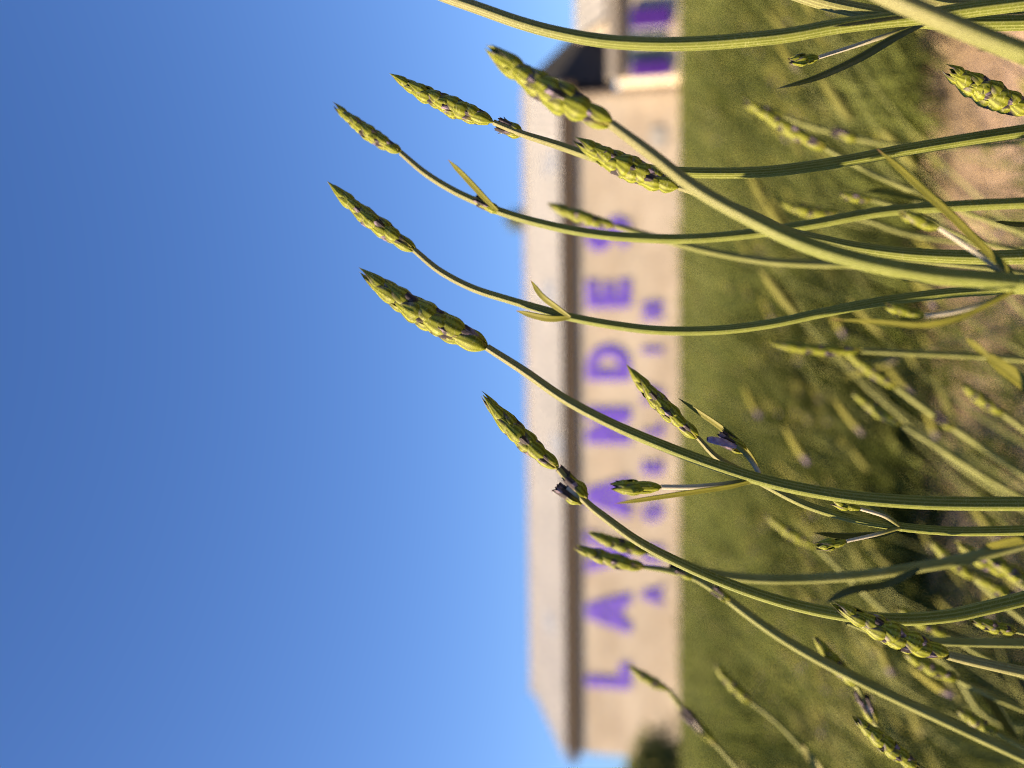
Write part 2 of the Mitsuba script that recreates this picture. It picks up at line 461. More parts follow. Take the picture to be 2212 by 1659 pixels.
    k = stalk('lavender stalk with a slim sharp spike over the lettering and two small side buds',
              [(1507, 945), (1545, 985), (1590, 1012), (1650, 1045), (1740, 1090), (1840, 1120), (1945, 1138), (2050, 1147), (2150, 1147), (2260, 1144)],
              (0.198, 0.1985), (9, 22), (1354, 788, 1507, 945, 46), n=8, seed=7)
    bud(k, (1797, 1080), (1858, 1099), 0.197, 24, [(1910, 1115), (1942, 1136)], seed=4)
    bud(k, (1762, 1180), (1828, 1169), 0.197, 24, [(1890, 1155), (1942, 1140)], seed=5)
    leaf(k, [(1945, 1140), (1900, 1154), (1830, 1159), (1757, 1151)], (0.203, 0.203), 18, 'leaf_bsdf')
    leaf(k, [(1945, 1136), (1920, 1115), (1890, 1097), (1862, 1083)], (0.205, 0.206), 9)
    stalk('lavender stalk whose spike stands above a dark open whorl at the roof edge',
          [(1262, 1080), (1310, 1120), (1380, 1170), (1460, 1212), (1550, 1252), (1650, 1288), (1750, 1315), (1850, 1332), (1950, 1338), (2050, 1330), (2130, 1313), (2212, 1293), (2260, 1280)],
          (0.2, 0.204), (15, 32), (1040, 850, 1206, 1013, 54), n=7, seed=8, whorls=[(1264, 1081, 1188, 1020, 58)], gap=(1206, 1013))
    stalk('lavender stalk with the sharpest yellow-green spike, crossing before a curved ribbed stem',
          [(2045, 1415), (2100, 1428), (2160, 1441), (2212, 1452), (2260, 1462)], (0.19, 0.188), (19, 26), (1798, 1301, 2045, 1415, 66), n=9, seed=9)
    stalk('lavender stalk, plump sharp spike before bare soil at the edge of the photo',
          [(2225, 240), (2270, 262), (2310, 280)], (0.204, 0.204), (18, 22), (2038, 145, 2225, 240, 66), n=8, seed=10)
    k = stalk('long curved bare lavender stem sweeping past the dark gable and the purple shutters',
              [(900, -32), (960, -8), (1040, 20), (1120, 48), (1200, 70), (1300, 88), (1400, 95), (1500, 94), (1600, 87), (1700, 76), (1800, 58), (1900, 45), (2000, 35), (2100, 20), (2260, 0)],
              (0.188, 0.188), (20, 30), (660, -150, 900, -32, 60), n=7, seed=11)
    leaf(k, [(2010, 30), (1930, 40), (1860, 50), (1800, 58)], (0.185, 0.185), 26, 'leaf_bsdf', 'dark leaf lying along the stem')
    k = stalk('lavender stem at the photo corner with a long dark leaf and a small bud',
              [(1620, -45), (1700, -20), (1790, 8), (1900, 30), (2000, 45), (2110, 50), (2260, 48)], (0.195, 0.195), (24, 30), (1400, -160, 1620, -45, 60), n=6, seed=12)
    leaf(k, [(1995, 52), (1930, 84), (1850, 130), (1760, 170), (1678, 192)], (0.192, 0.192), 30, 'leaf_bsdf', 'long dark green leaf')
    bud(k, (1704, 132), (1768, 124), 0.194, 26, [(1850, 98), (1930, 72), (1995, 52)], n=3, seed=6)
    stalk('lavender stem running along the extreme photo corner above the others',
          [(1880, -60), (1960, -15), (2030, 8), (2120, 12), (2260, 8)], (0.205, 0.205), (30, 34), (1700, -190, 1880, -60, 55), n=6, seed=13)
    k = stalk('broad blurred lavender stem crossing diagonally over the photo corner',
              [(1830, -50), (1930, -2), (2040, 46), (2130, 83), (2212, 115), (2280, 140)], (0.152, 0.15), (34, 40), (1560, -220, 1830, -50, 70), n=6, seed=14)
    leaf(k, [(2280, 128), (2212, 120), (2160, 112), (2108, 108)], (0.154, 0.156), 22, 'leaf_bsdf')


def soft_stalks():
    S = lambda label, pts, d, w, head, **kw: stalk(label, pts, (d, d * 1.04), w, head, sharp=False, mat='pale_stem_bsdf', **kw)
    S('blurred lavender stalk with a small spike over the letter S', [(1330, 488), (1400, 508), (1520, 540), (1640, 562), (1750, 570), (1850, 570), (1960, 562), (2100, 575), (2260, 600)], 0.285, (11, 18), (1180, 439, 1330, 488, 34), seed=21, n=7)
    S('blurred lavender stalk with a long spike against the grass below the wall box', [(1783, 320), (1860, 362), (1930, 395), (2010, 428), (2120, 470), (2260, 520)], 0.31, (9, 11), (1606, 213, 1783, 320, 36), seed=22, n=8)
    k = S('blurred lavender stalk with a forked lilac whorl, partly behind a long spike', [(1690, 252), (1760, 275), (1835, 295), (1920, 312), (2000, 318), (2150, 310), (2260, 305)], 0.36, (9, 12), (1606, 222, 1690, 252, 28), seed=23, n=5, whorls=[(1850, 302, 1790, 275, 34)])
    S('blurred lavender stalk with a short bright yellow spike under curved middle stems', [(1808, 462), (1880, 478), (1960, 505), (2100, 525), (2260, 540)], 0.34, (8, 10), (1686, 440, 1808, 464, 34), seed=24, n=6)
    k = S('blurred lavender stem with a tiny yellow bud and a short leaf, near the bare soil', [(1882, 430), (1960, 455), (2080, 510), (2260, 560)], 0.30, (9, 11), (1812, 419, 1882, 432, 24), seed=25, n=4)
    leaf(k, [(2040, 450), (1980, 426), (1920, 415), (1868, 411)], (0.295, 0.295), 14)
    k = S('blurred lavender stalk, upright pale stem with a broad yellow leaf at its node', [(1860, 757), (1960, 762), (2080, 767), (2135, 770), (2260, 780)], 0.30, (11, 14), (1658, 740, 1860, 757, 32), seed=26, n=7)
    leaf(k, [(2135, 770), (2165, 792), (2215, 830), (2290, 900)], (0.29, 0.27), 30)
    leaf(k, [(2135, 770), (2115, 752), (2086, 730)], (0.295, 0.295), 15)
    S('blurred lavender stalk, lilac-flecked spike just behind the one with the broad yellow leaf', [(1935, 835), (2010, 890), (2100, 950), (2260, 1055)], 0.37, (13, 15), (1812, 745, 1935, 835, 30), seed=27, n=7, whorls=[(2060, 925, 2010, 888, 30)])
    S('blurred lavender stalk, long straight grey stem ending in a thin spike amid grass', [(1950, 918), (2050, 980), (2150, 1042), (2260, 1100)], 0.36, (12, 15), (1836, 843, 1950, 918, 30), seed=28, n=7)
    S('blurred lavender stalk with a stubby spike below the broad yellow leaf', [(2165, 892), (2210, 925), (2280, 980)], 0.36, (11, 12), (2076, 828, 2165, 892, 32), seed=29, n=6)
    S('blurred lavender stalk with a short spike beside the two small side buds', [(1765, 1182), (1815, 1230), (1900, 1310), (2050, 1440)], 0.40, (9, 11), (1648, 1108, 1765, 1182, 30), seed=30, n=7)
    k = S('blurred lavender stalk over the letter V, the one with the fat curved stem', [(1400, 1192), (1470, 1217), (1560, 1242), (1680, 1251), (1850, 1243), (2000, 1223), (2100, 1203), (2260, 1160)], 0.262, (13, 26), (1268, 1149, 1400, 1192, 36), seed=31, n=7)
    leaf(k, [(1985, 1228), (1914, 1262), (1841, 1274), (1783, 1302)], (0.262, 0.262), 20, 'leaf_bsdf', 'dark bent leaf')
    S('blurred lavender stalk over the letter V, the one with the long straight stem', [(1392, 1225), (1440, 1232), (1500, 1248), (1560, 1285), (1620, 1330), (1690, 1378), (1780, 1430), (1900, 1490), (2050, 1560), (2212, 1635), (2300, 1675)], 0.247, (10, 27), (1240, 1180, 1392, 1226, 40), seed=32, n=7, whorls=[(1500, 1248, 1440, 1222, 32), (1575, 1298, 1530, 1262, 30)])
    S('blurred lavender stalk with a thin spike starting at the letter L', [(1445, 1490), (1480, 1540), (1545, 1605), (1600, 1665), (1670, 1730)], 0.33, (10, 11), (1355, 1437, 1445, 1490, 28), seed=33, n=6, whorls=[(1545, 1608, 1452, 1508, 34)])
    k = S('blurred lavender stalk with dark flecks on its spike, against grass below the letter L', [(1622, 1515), (1690, 1570), (1790, 1680), (1850, 1740)], 0.36, (9, 12), (1543, 1432, 1622, 1517, 30), seed=34, n=6)
    leaf(k, [(1790, 1690), (1765, 1655), (1732, 1610)], (0.35, 0.35), 22)
    S('blurred lavender stalk with a dark-sided spike crossing behind a long pale stem', [(1850, 1480), (1885, 1555), (1950, 1640), (2000, 1710)], 0.255, (12, 14), (1757, 1372, 1850, 1482, 40), seed=35, n=7, whorls=[(1890, 1562, 1850, 1480, 40)])
    S('lavender stalk with a half sharp spike at the very corner of the photo', [(1980, 1655), (2030, 1690), (2100, 1740)], 0.222, (14, 16), (1843, 1545, 1980, 1655, 48), seed=36, n=8)
    for i, (lab, h, d) in enumerate((
            ('blurred lavender stalk, spike of the yellow tuft nearest the forked buds', (2005, 1162, 2105, 1250, 34), 0.33),
            ('blurred lavender stalk, bright spike in the middle of the yellow tuft', (2062, 1168, 2175, 1242, 36), 0.30),
            ('blurred lavender stalk, spike of the yellow tuft at the photo edge', (2110, 1180, 2235, 1262, 38), 0.29),
            ('blurred lavender stalk with a lilac-tinged spike under the yellow tuft', (2098, 1240, 2228, 1300, 32), 0.31),
            ('blurred lavender stalk, short spike peeping out beneath the curved ribbed stem', (1935, 1308, 2045, 1372, 34), 0.30),
            ('half sharp lavender stalk, dark-throated bud spike under the curved ribbed stem', (2095, 1338, 2192, 1362, 36), 0.222),
            ('blurred lavender stalk, yellow spike with lilac foot right behind the sharpest spike', (1950, 1408, 2066, 1466, 38), 0.28),
            ('blurred lavender stalk, spike beside a dark leaf in the lower corner', (2068, 1532, 2152, 1580, 36), 0.28))):
        dx, dy = h[2] - h[0], h[3] - h[1]
        k = S(lab, [(h[2], h[3]), (h[2] + dx, h[3] + dy * 0.95), (h[2] + 2.3 * dx, h[3] + 1.9 * dy)], d, (11, 14), h, seed=40 + i, n=6)
        if i == 7:
            leaf(k, [(2200, 1600), (2170, 1560), (2140, 1515), (2110, 1480)], (0.29, 0.3), 26, 'leaf_bsdf', 'dark leaf')
        if i == 2:
            leaf(k, [(2290, 1150), (2230, 1160), (2170, 1172), (2120, 1182)], (0.26, 0.27), 26)
    S('pale lavender stem slipping behind the sharpest spike', [(1830, 1345), (1920, 1375), (2040, 1386), (2260, 1390)], 0.232, (10, 20), None, seed=60)


# ------------------------------------------------------------------ ground and field
def bsdf_ground(p, n, uv):
    t = fbm(p.x * 9, p.y * 9, p.z * 9, 4)
    g = fbm(p.x * 90, p.y * 90, 3.0, 3)
    c = mix((0.50, 0.37, 0.265), (0.74, 0.56, 0.42), smoothstep(0.3, 0.7, t))
    c = mix(c, (0.30, 0.22, 0.16), smoothstep(0.6, 0.85, g) * 0.5)
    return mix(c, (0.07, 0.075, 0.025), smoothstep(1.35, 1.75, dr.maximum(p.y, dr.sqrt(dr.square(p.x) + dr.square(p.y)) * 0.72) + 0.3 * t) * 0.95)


def build_ground():
    bs('ground_bsdf', bsdf_ground, 0.95, 0.05)
    xs = np.concatenate([-np.geomspace(1500, 4, 16), np.linspace(-3, 3, 121), np.geomspace(4, 1500, 16)])
    ys = np.concatenate([-np.geomspace(1200, 2, 14), np.linspace(-1, 3.4, 100), np.geomspace(3.8, 2500, 34)])
    X, Y = np.meshgrid(xs, ys, indexing='ij')
    Z = zg(X, np.minimum(Y, 60))
    near = np.exp(-np.maximum(np.hypot(X, Y - 1) - 2, 0))
    q = np.stack([X * 6, Y * 6, 0 * X], -1)
    Z = Z + near * (0.035 * (meshkit.fbm(q, 4, 3) - 0.5) + 0.02 * (meshkit.noise(q * 5, 5) - 0.5))
    V = np.stack([X, Y, Z], -1)
    m = grid_mesh(V, np.stack([X, Y], -1))
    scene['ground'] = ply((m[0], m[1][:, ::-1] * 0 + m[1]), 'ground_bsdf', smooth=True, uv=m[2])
    labels['ground'] = {'label': 'dry pinkish pale soil under the lavender, falling gently to the farm', 'category': 'ground', 'kind': 'structure'}
    used.add('ground')


def blades(base, length, width, lean, rand, levels=4, lift=1.0):
    """curved tapering ribbons, one per base point"""
    N = len(base)
    t = np.linspace(0, 1, levels)
    az = rng.normal(math.pi / 4, 0.8, N)
    side = np.stack([np.cos(az), np.sin(az), 0 * az], 1)
    ctr = base[:, None] + np.array([0, 0, 1.0]) * (length[:, None] * (t - 0.25 * t ** 2))[..., None] * lift + lean[:, None] * (length[:, None] * t ** 1.6)[..., None]
    hw = width[:, None] * (1 - 0.92 * t ** 1.5)[None] * 0.5
    V = np.stack([ctr - side[:, None] * hw[..., None], ctr + side[:, None] * hw[..., None]], 2)   # N, levels, 2, 3
    uv = np.stack([np.broadcast_to(rand[:, None, None], V.shape[:3]), np.broadcast_to(t[None, :, None], V.shape[:3])], -1)
    i = (np.arange(N) * levels * 2)[:, None] + (np.arange(levels - 1) * 2)[None]
    q = np.stack([i, i + 1, i + 3, i + 2], -1).reshape(-1, 4)
    return V.reshape(-1, 3), np.vstack([q[:, [0, 1, 2]], q[:, [0, 2, 3]]]), uv.reshape(-1, 2)


def spindles(tip_base, tip, width, rand):
    """small four-sided spindles for far flower spikes"""
    N = len(tip)
    d = tip - tip_base
    dn = d / np.linalg.norm(d, axis=1, keepdims=True)
    a = np.cross(dn, [0.1, 1, 0.2]); a /= np.linalg.norm(a, axis=1, keepdims=True)
    b = np.cross(dn, a)
    s = np.array([0, 0.3, 0.7, 1.0]); rr = np.array([0.25, 0.5, 0.4, 0.02])
    ph = np.arange(4) * math.pi / 2
    ring = np.cos(ph)[None, :, None] * a[:, None] + np.sin(ph)[None, :, None] * b[:, None]
    V = tip_base[:, None, None] + d[:, None, None] * s[None, :, None, None] + ring[:, None] * (width[:, None] * rr[None])[..., None, None]
    uv = np.stack([np.broadcast_to(rand[:, None, None], V.shape[:3]), np.broadcast_to(s[None, :, None], V.shape[:3])], -1)
    base = (np.arange(N) * 16)[:, None, None]
    l, k = np.meshgrid(np.arange(3), np.arange(4), indexing='ij')
    q = np.stack([l * 4 + k, l * 4 + (k + 1) % 4, (l + 1) * 4 + (k + 1) % 4, (l + 1) * 4 + k], -1).reshape(1, -1, 4) + base
    q = q.reshape(-1, 4)
    return V.reshape(-1, 3), np.vstack([q[:, [0, 1, 2]], q[:, [0, 2, 3]]]), uv.reshape(-1, 2)


def grass_fn(p, n, uv):
    c = mix((0.034, 0.055, 0.008), (0.30, 0.36, 0.11), uv.x)
    return mix(c, (0.26, 0.27, 0.10), smoothstep(0.4, 1.0, uv.y) * 0.35 * (0.3 + uv.x))


def head_fn(p, n, uv):
    c = mix((0.25, 0.25, 0.05), (0.18, 0.19, 0.05), uv.x)
    return mix(mix((0.20, 0.16, 0.26), c, smoothstep(0.10, 0.3, uv.y)), c, smoothstep(0.2, 0.6, uv.x))


def scatter(n, y0, y1, power, spread):
    u = rng.uniform(0, 1, n)
    y = (y0 ** (1 - power) + u * (y1 ** (1 - power) - y0 ** (1 - power))) ** (1 / (1 - power))
    x = rng.uniform(-1, 1, n) * spread * y
    return x, y


def build_field():
    for kk, tt in (('grass_bsdf', 0.9),):
        scene[kk] = {'type': 'principledthin', 'base_color': proc(lambda p, n, uv: grass_fn(p, n, uv) * tt, 1e-4), 'roughness': 0.6, 'diff_trans': 1.0, 'spec_trans': 0.0, 'eta': 1.3}
    bs('head_bsdf', head_fn, 0.7, 0.2)
    # ---- the field beyond, one mass of clumps: the blades of a clump share lean and tone
    cx, cy = scatter(8200, 1.40, 20.0, 1.2, 1.25)
    ok = ~((cx > 0.12) & (cx < 1.0) & (cy < 1.56 + 0.08 * np.sin(cx * 9))) & ~((cx > -0.4) & (cx <= 0.12) & (cy < 1.5))
    cx, cy = cx[ok], cy[ok]
    C = len(cx)
    patchy = 2.4 * (meshkit.fbm(np.stack([cx * 2.6, cy * 1.1, 0 * cx], -1), 3, 21) - 0.5)
    lean_c = np.stack([rng.normal(0.45, 0.28, C), rng.normal(0, 0.2, C), 0 * cx], 1)
    tone_c = np.clip(rng.normal(0.40, 0.40, C) + patchy, 0, 1)
    top = lambda yy: np.maximum(0.5 - 0.0437 * yy - zg(0, yy), 0.05)      # the plants end level with one another
    high_c = top(cy) / 0.76 * rng.uniform(0.55, 1.0, C) * np.clip((cy - 1.0) / 1.3, 0.45, 1)
    n = 22
    i = np.repeat(np.arange(C), n); N = len(i)
    x = cx[i] + rng.normal(0, 1, N) * 0.03 * (1 + 0.35 * cy[i]); y = np.maximum(cy[i] + rng.normal(0, 1, N) * 0.03 * (1 + 0.35 * cy[i]), 1.34)
    L = high_c[i] * rng.uniform(0.5, 1.06, N)
    lean = lean_c[i] + np.stack([rng.normal(0, 0.12, N), rng.normal(0, 0.12, N), 0 * x], 1)
    tone = np.clip(tone_c[i] + rng.normal(0, 0.1, N), 0, 1)
    W = 0.0045 * (1 + 0.3 * y) * rng.uniform(0.7, 1.5, N)
    m1 = blades(np.stack([x, y, zg(x, y) - 0.01], 1), L, W, lean, tone)
    scene['field_grass'] = shape(m1, 'grass_bsdf')
    labels['field_grass'] = {'label': 'olive green mass of grass and lavender filling the field up to the farm', 'category': 'grass', 'kind': 'stuff'}
    # ---- lavender of the next row, thin stalks with yellowish spikes, far too many and too soft to count
    x, y = scatter(5600, 0.95, 7.0, 1.5, 0.85)
    keep = ~((x > 0.0) & (y < 1.5) & (rng.uniform(0, 1, len(x)) < 0.8)) & (rng.uniform(0, 1, len(x)) < np.clip((y - 0.75) / 0.9, 0.15, 1))
    keep &= (y > 1.55) | (x < -0.4)
    x, y = x[keep], y[keep]
    N = len(x)
    L = np.where(y < 1.5, rng.uniform(0.2, 0.36, N), top(y) / 0.76 * rng.uniform(0.7, 1.03, N) * np.clip((y - 0.7) / 1.9, 0.5, 1))
    lean = np.stack([rng.normal(0.42, 0.22, N), rng.normal(0, 0.2, N), 0 * x], 1)
    b = np.stack([x, y, zg(x, y) - 0.01], 1)
    m2 = blades(b, L, 0.006 * (0.8 + 0.25 * y) * rng.uniform(0.8, 1.4, N), lean, rng.uniform(0.5, 1, N), 5)
    tip = b + np.array([0, 0, 1.0]) * (L * 0.75)[:, None] + lean * L[:, None]
    dirn = np.array([0, 0, 0.5]) + 1.6 * lean
    dirn /= np.linalg.norm(dirn, axis=1, keepdims=True)
    # single stalks nearer by, each a soft streak
    M = 95
    y2 = rng.uniform(0.5, 1.15, M); x2 = rng.uniform(-0.75, 0.62, M) * y2
    b2 = np.stack([x2 - 0.12, y2, zg(x2, y2) - 0.01], 1)
    L2 = (0.5 - y2 * rng.uniform(0.10, 0.42, M)) / 0.76
    lean2 = np.stack([rng.normal(0.42, 0.16, M), rng.normal(0, 0.1, M), 0 * x2], 1)
    m6 = blades(b2, L2, rng.uniform(0.0035, 0.005, M), lean2, rng.uniform(0.5, 1, M), 8)
    tip2 = b2 + np.array([0, 0, 1.0]) * (L2 * 0.75)[:, None] + lean2 * L2[:, None]
    d2 = np.array([0, 0, 0.5]) + 1.6 * lean2; d2 /= np.linalg.norm(d2, axis=1, keepdims=True)
    m2 = cat_meshes([m2, m6])
    pick = rng.uniform(0, 1, N) < 0.4
    tip, dirn, N = tip[pick], dirn[pick], int(pick.sum())
    m3 = spindles(tip - dirn * 0.004, tip + dirn * rng.uniform(0.025, 0.045, N)[:, None], rng.uniform(0.005, 0.008, N), rng.uniform(0, 1, N))
    m3 = cat_meshes([m3, spindles(tip2 - d2 * 0.004, tip2 + d2 * rng.uniform(0.028, 0.04, M)[:, None], rng.uniform(0.006, 0.0085, M), rng.uniform(0, 1, M))])
    scene['lavender_row__stems'] = shape(m2, 'pale_stem_bsdf')
    scene['lavender_row__spikes'] = shape(m3, 'head_bsdf')
    labels['lavender_row'] = {'label': 'soft blurred crowd of thin lavender stalks in the row behind', 'category': 'lavender', 'kind': 'stuff'}
    # ---- leafy tufts low on the bare soil close by
    cx, cy = scatter(520, 0.75, 1.7, 1.2, 0.9)
    keep = ~((cx > 0.1) & (cx < 0.9) & (cy > 0.7) & (cy < 1.5) & (rng.uniform(0, 1, len(cx)) < 0.94))
    cx, cy = cx[keep], cy[keep]
    # the bush itself under and around the stalks, and its neighbours in the row to both sides and behind
    bx = rng.uniform(-3.2, 3.2, 900); by = rng.uniform(-3.0, 0.72, 900)
    cx = np.concatenate([cx, bx]); cy = np.concatenate([cy, by])
    n = 45
    x = np.repeat(cx, n) + rng.normal(0, 0.035, len(cx) * n); y = np.repeat(cy, n) + rng.normal(0, 0.03, len(cx) * n)
    N = len(x)
    lean = np.stack([rng.normal(0.2, 0.4, N), rng.normal(0, 0.35, N), 0 * x], 1)
    m4 = blades(np.stack([x, y, zg(x, y) - 0.008], 1), rng.uniform(0.07, 0.2, N) * np.where(y < 0.7, 1.15, np.where((x > -0.45) & (x < 0.15), 0.5, 1.0)), 0.004 * np.where(y < 0.75, 2.2, 1.0) * rng.uniform(0.7, 1.3, N), lean, np.clip(rng.normal(0.4, 0.3, N), 0, 1))
    scene['lavender_foliage'] = shape(m4, 'grass_bsdf')
    labels['lavender_foliage'] = {'label': 'low leafy tufts on the bare soil at the foot of the lavender', 'category': 'foliage', 'kind': 'stuff'}
    # ---- straw and dry litter on the bare patch
    bs('straw_bsdf', lambda p, n, uv: mix((0.34, 0.25, 0.15), (0.62, 0.50, 0.34), uv.x), 0.8, 0.1)
    N = 3800
    x = rng.uniform(-1.0, 1.2, N); y = rng.uniform(0.85, 1.6, N)
    lean = np.stack([rng.normal(0, 0.8, N), rng.normal(0, 0.6, N), 0 * x - 0.35], 1)
    m5 = blades(np.stack([x, y, zg(x, y) + 0.004], 1), rng.uniform(0.03, 0.12, N), 0.0032 * rng.uniform(0.6, 1.4, N), lean, rng.uniform(0, 1, N))
    scene['dry_grass'] = shape(m5, 'straw_bsdf')
    labels['dry_grass'] = {'label': 'straw coloured dry grass and litter strewn over the bare soil', 'category': 'grass', 'kind': 'stuff'}
    used.update(('dry_grass', 'field_grass', 'lavender_row', 'lavender_foliage'))


# ------------------------------------------------------------------ buildings
def wall_fn(p, n, uv):
    t = fbm(p.x * 0.9, p.y * 0.9, p.z * 1.4, 4)
    g = fbm(p.x * 14, p.y * 14, p.z * 14, 3)
    c = mix((0.63, 0.55, 0.46), (0.715, 0.645, 0.555), smoothstep(0.3, 0.7, t))
    c = mix(c, (0.46, 0.36, 0.28), smoothstep(0.55, 0.8, g) * 0.35)
    v = p.z * 1.0 / 0.6
    u = (p.x + 0.3 * dr.floor(v)) / 1.2
    joint = dr.maximum(smoothstep(0.46, 0.5, dr.abs(v - dr.floor(v) - 0.5)), smoothstep(0.48, 0.5, dr.abs(u - dr.floor(u) - 0.5)))
    c = c * (0.90 + 0.16 * mikit.cell_rand(u, v))                 # faint blocks under the render
    return mix(c, c * 0.8, joint)


def roof_fn(p, n, uv):
    t = fbm(p.x * 1.3, p.y * 1.3, p.z * 1.3, 4)
    return mix((0.455, 0.465, 0.475), (0.50, 0.505, 0.515), smoothstep(0.3, 0.7, t))


def letter_fn(p, n, uv):
    return mix((0.19, 0.11, 0.76), (0.23, 0.14, 0.86), fbm(p.x * 3, p.y * 3, p.z * 3))


ZB = 1e9


def box_mesh(x0, x1, y0, y1, z0, z1):
    m = trimesh.creation.box(bounds=[[x0, y0, z0], [x1, y1, z1]])
    return np.array(m.vertices), np.array(m.faces)


def letter_mesh(ch, stroke=0.125):
    """a bold block capital one unit high, 3 cm thick"""
    from shapely.geometry import LineString, box
    from shapely.ops import unary_union
    arc = lambda cx, cy, rx, ry, a0, a1: [(cx + rx * math.cos(math.radians(a)), cy + ry * math.sin(math.radians(a))) for a in np.linspace(a0, a1, 20)]
    L = {'L': [[(.13, 1), (.13, .12), (.6, .12)]], 'A': [[(.06, -.1), (.40, 1), (.46, 1), (.80, -.1)], [(.22, .30), (.64, .30)]],
         'V': [[(.04, 1.1), (.40, 0), (.44, 0), (.80, 1.1)]], 'N': [[(.13, -.1), (.13, .95), (.17, .95), (.65, .05), (.69, .05), (.69, 1.1)]],
         'D': [[(.13, .13), (.13, .87), (.32, .87)] + arc(.32, .5, .36, .37, 90, -90) + [(.13, .13)]],
         'E': [[(.62, .87), (.13, .87), (.13, .13), (.62, .13)], [(.13, .5), (.56, .5)]],
         'S': [arc(.36, .70, .24, .18, 25, 270) + arc(.36, .31, .25, .19, 88, -155)], 'I': [[(.13, 0), (.13, 1)]],
         'G': [arc(.46, .5, .34, .38, 45, 330) + [(.78, .47), (.5, .47)]]}[ch]
    g = unary_union([LineString(x).buffer(stroke, cap_style=2, join_style=2) for x in L]).intersection(box(-1, 0, 2, 1))
    return trimesh.util.concatenate([trimesh.creation.extrude_polygon(x, 0.03, engine='earcut') for x in getattr(g, 'geoms', [g])])


class Frame:
    """local axes of the farm: s runs along the front wall to the viewer's left, q into the building, z up"""

    def __init__(self, o, e, n):
        self.o, self.e, self.q = o, e, n

    def __call__(self, v):
        v = np.asarray(v, float)
        return self.o + v[:, :1] * self.e + v[:, 1:2] * self.q + v[:, 2:] * np.array([0, 0, 1.0])

    def mesh(self, m):
        v, f = m
        return self(v), f[:, ::-1]

    def hit(self, vx, vy, q=0.0):
        """(s, z) where the line of sight through a point of the picture meets the plane at depth q behind the wall"""
        r = ray(vx, vy)
        k = ((self.o + self.q * q - EYE) @ self.q) / (r @ self.q)
        p = EYE + k * r - self.o
        return p @ self.e, p[2]


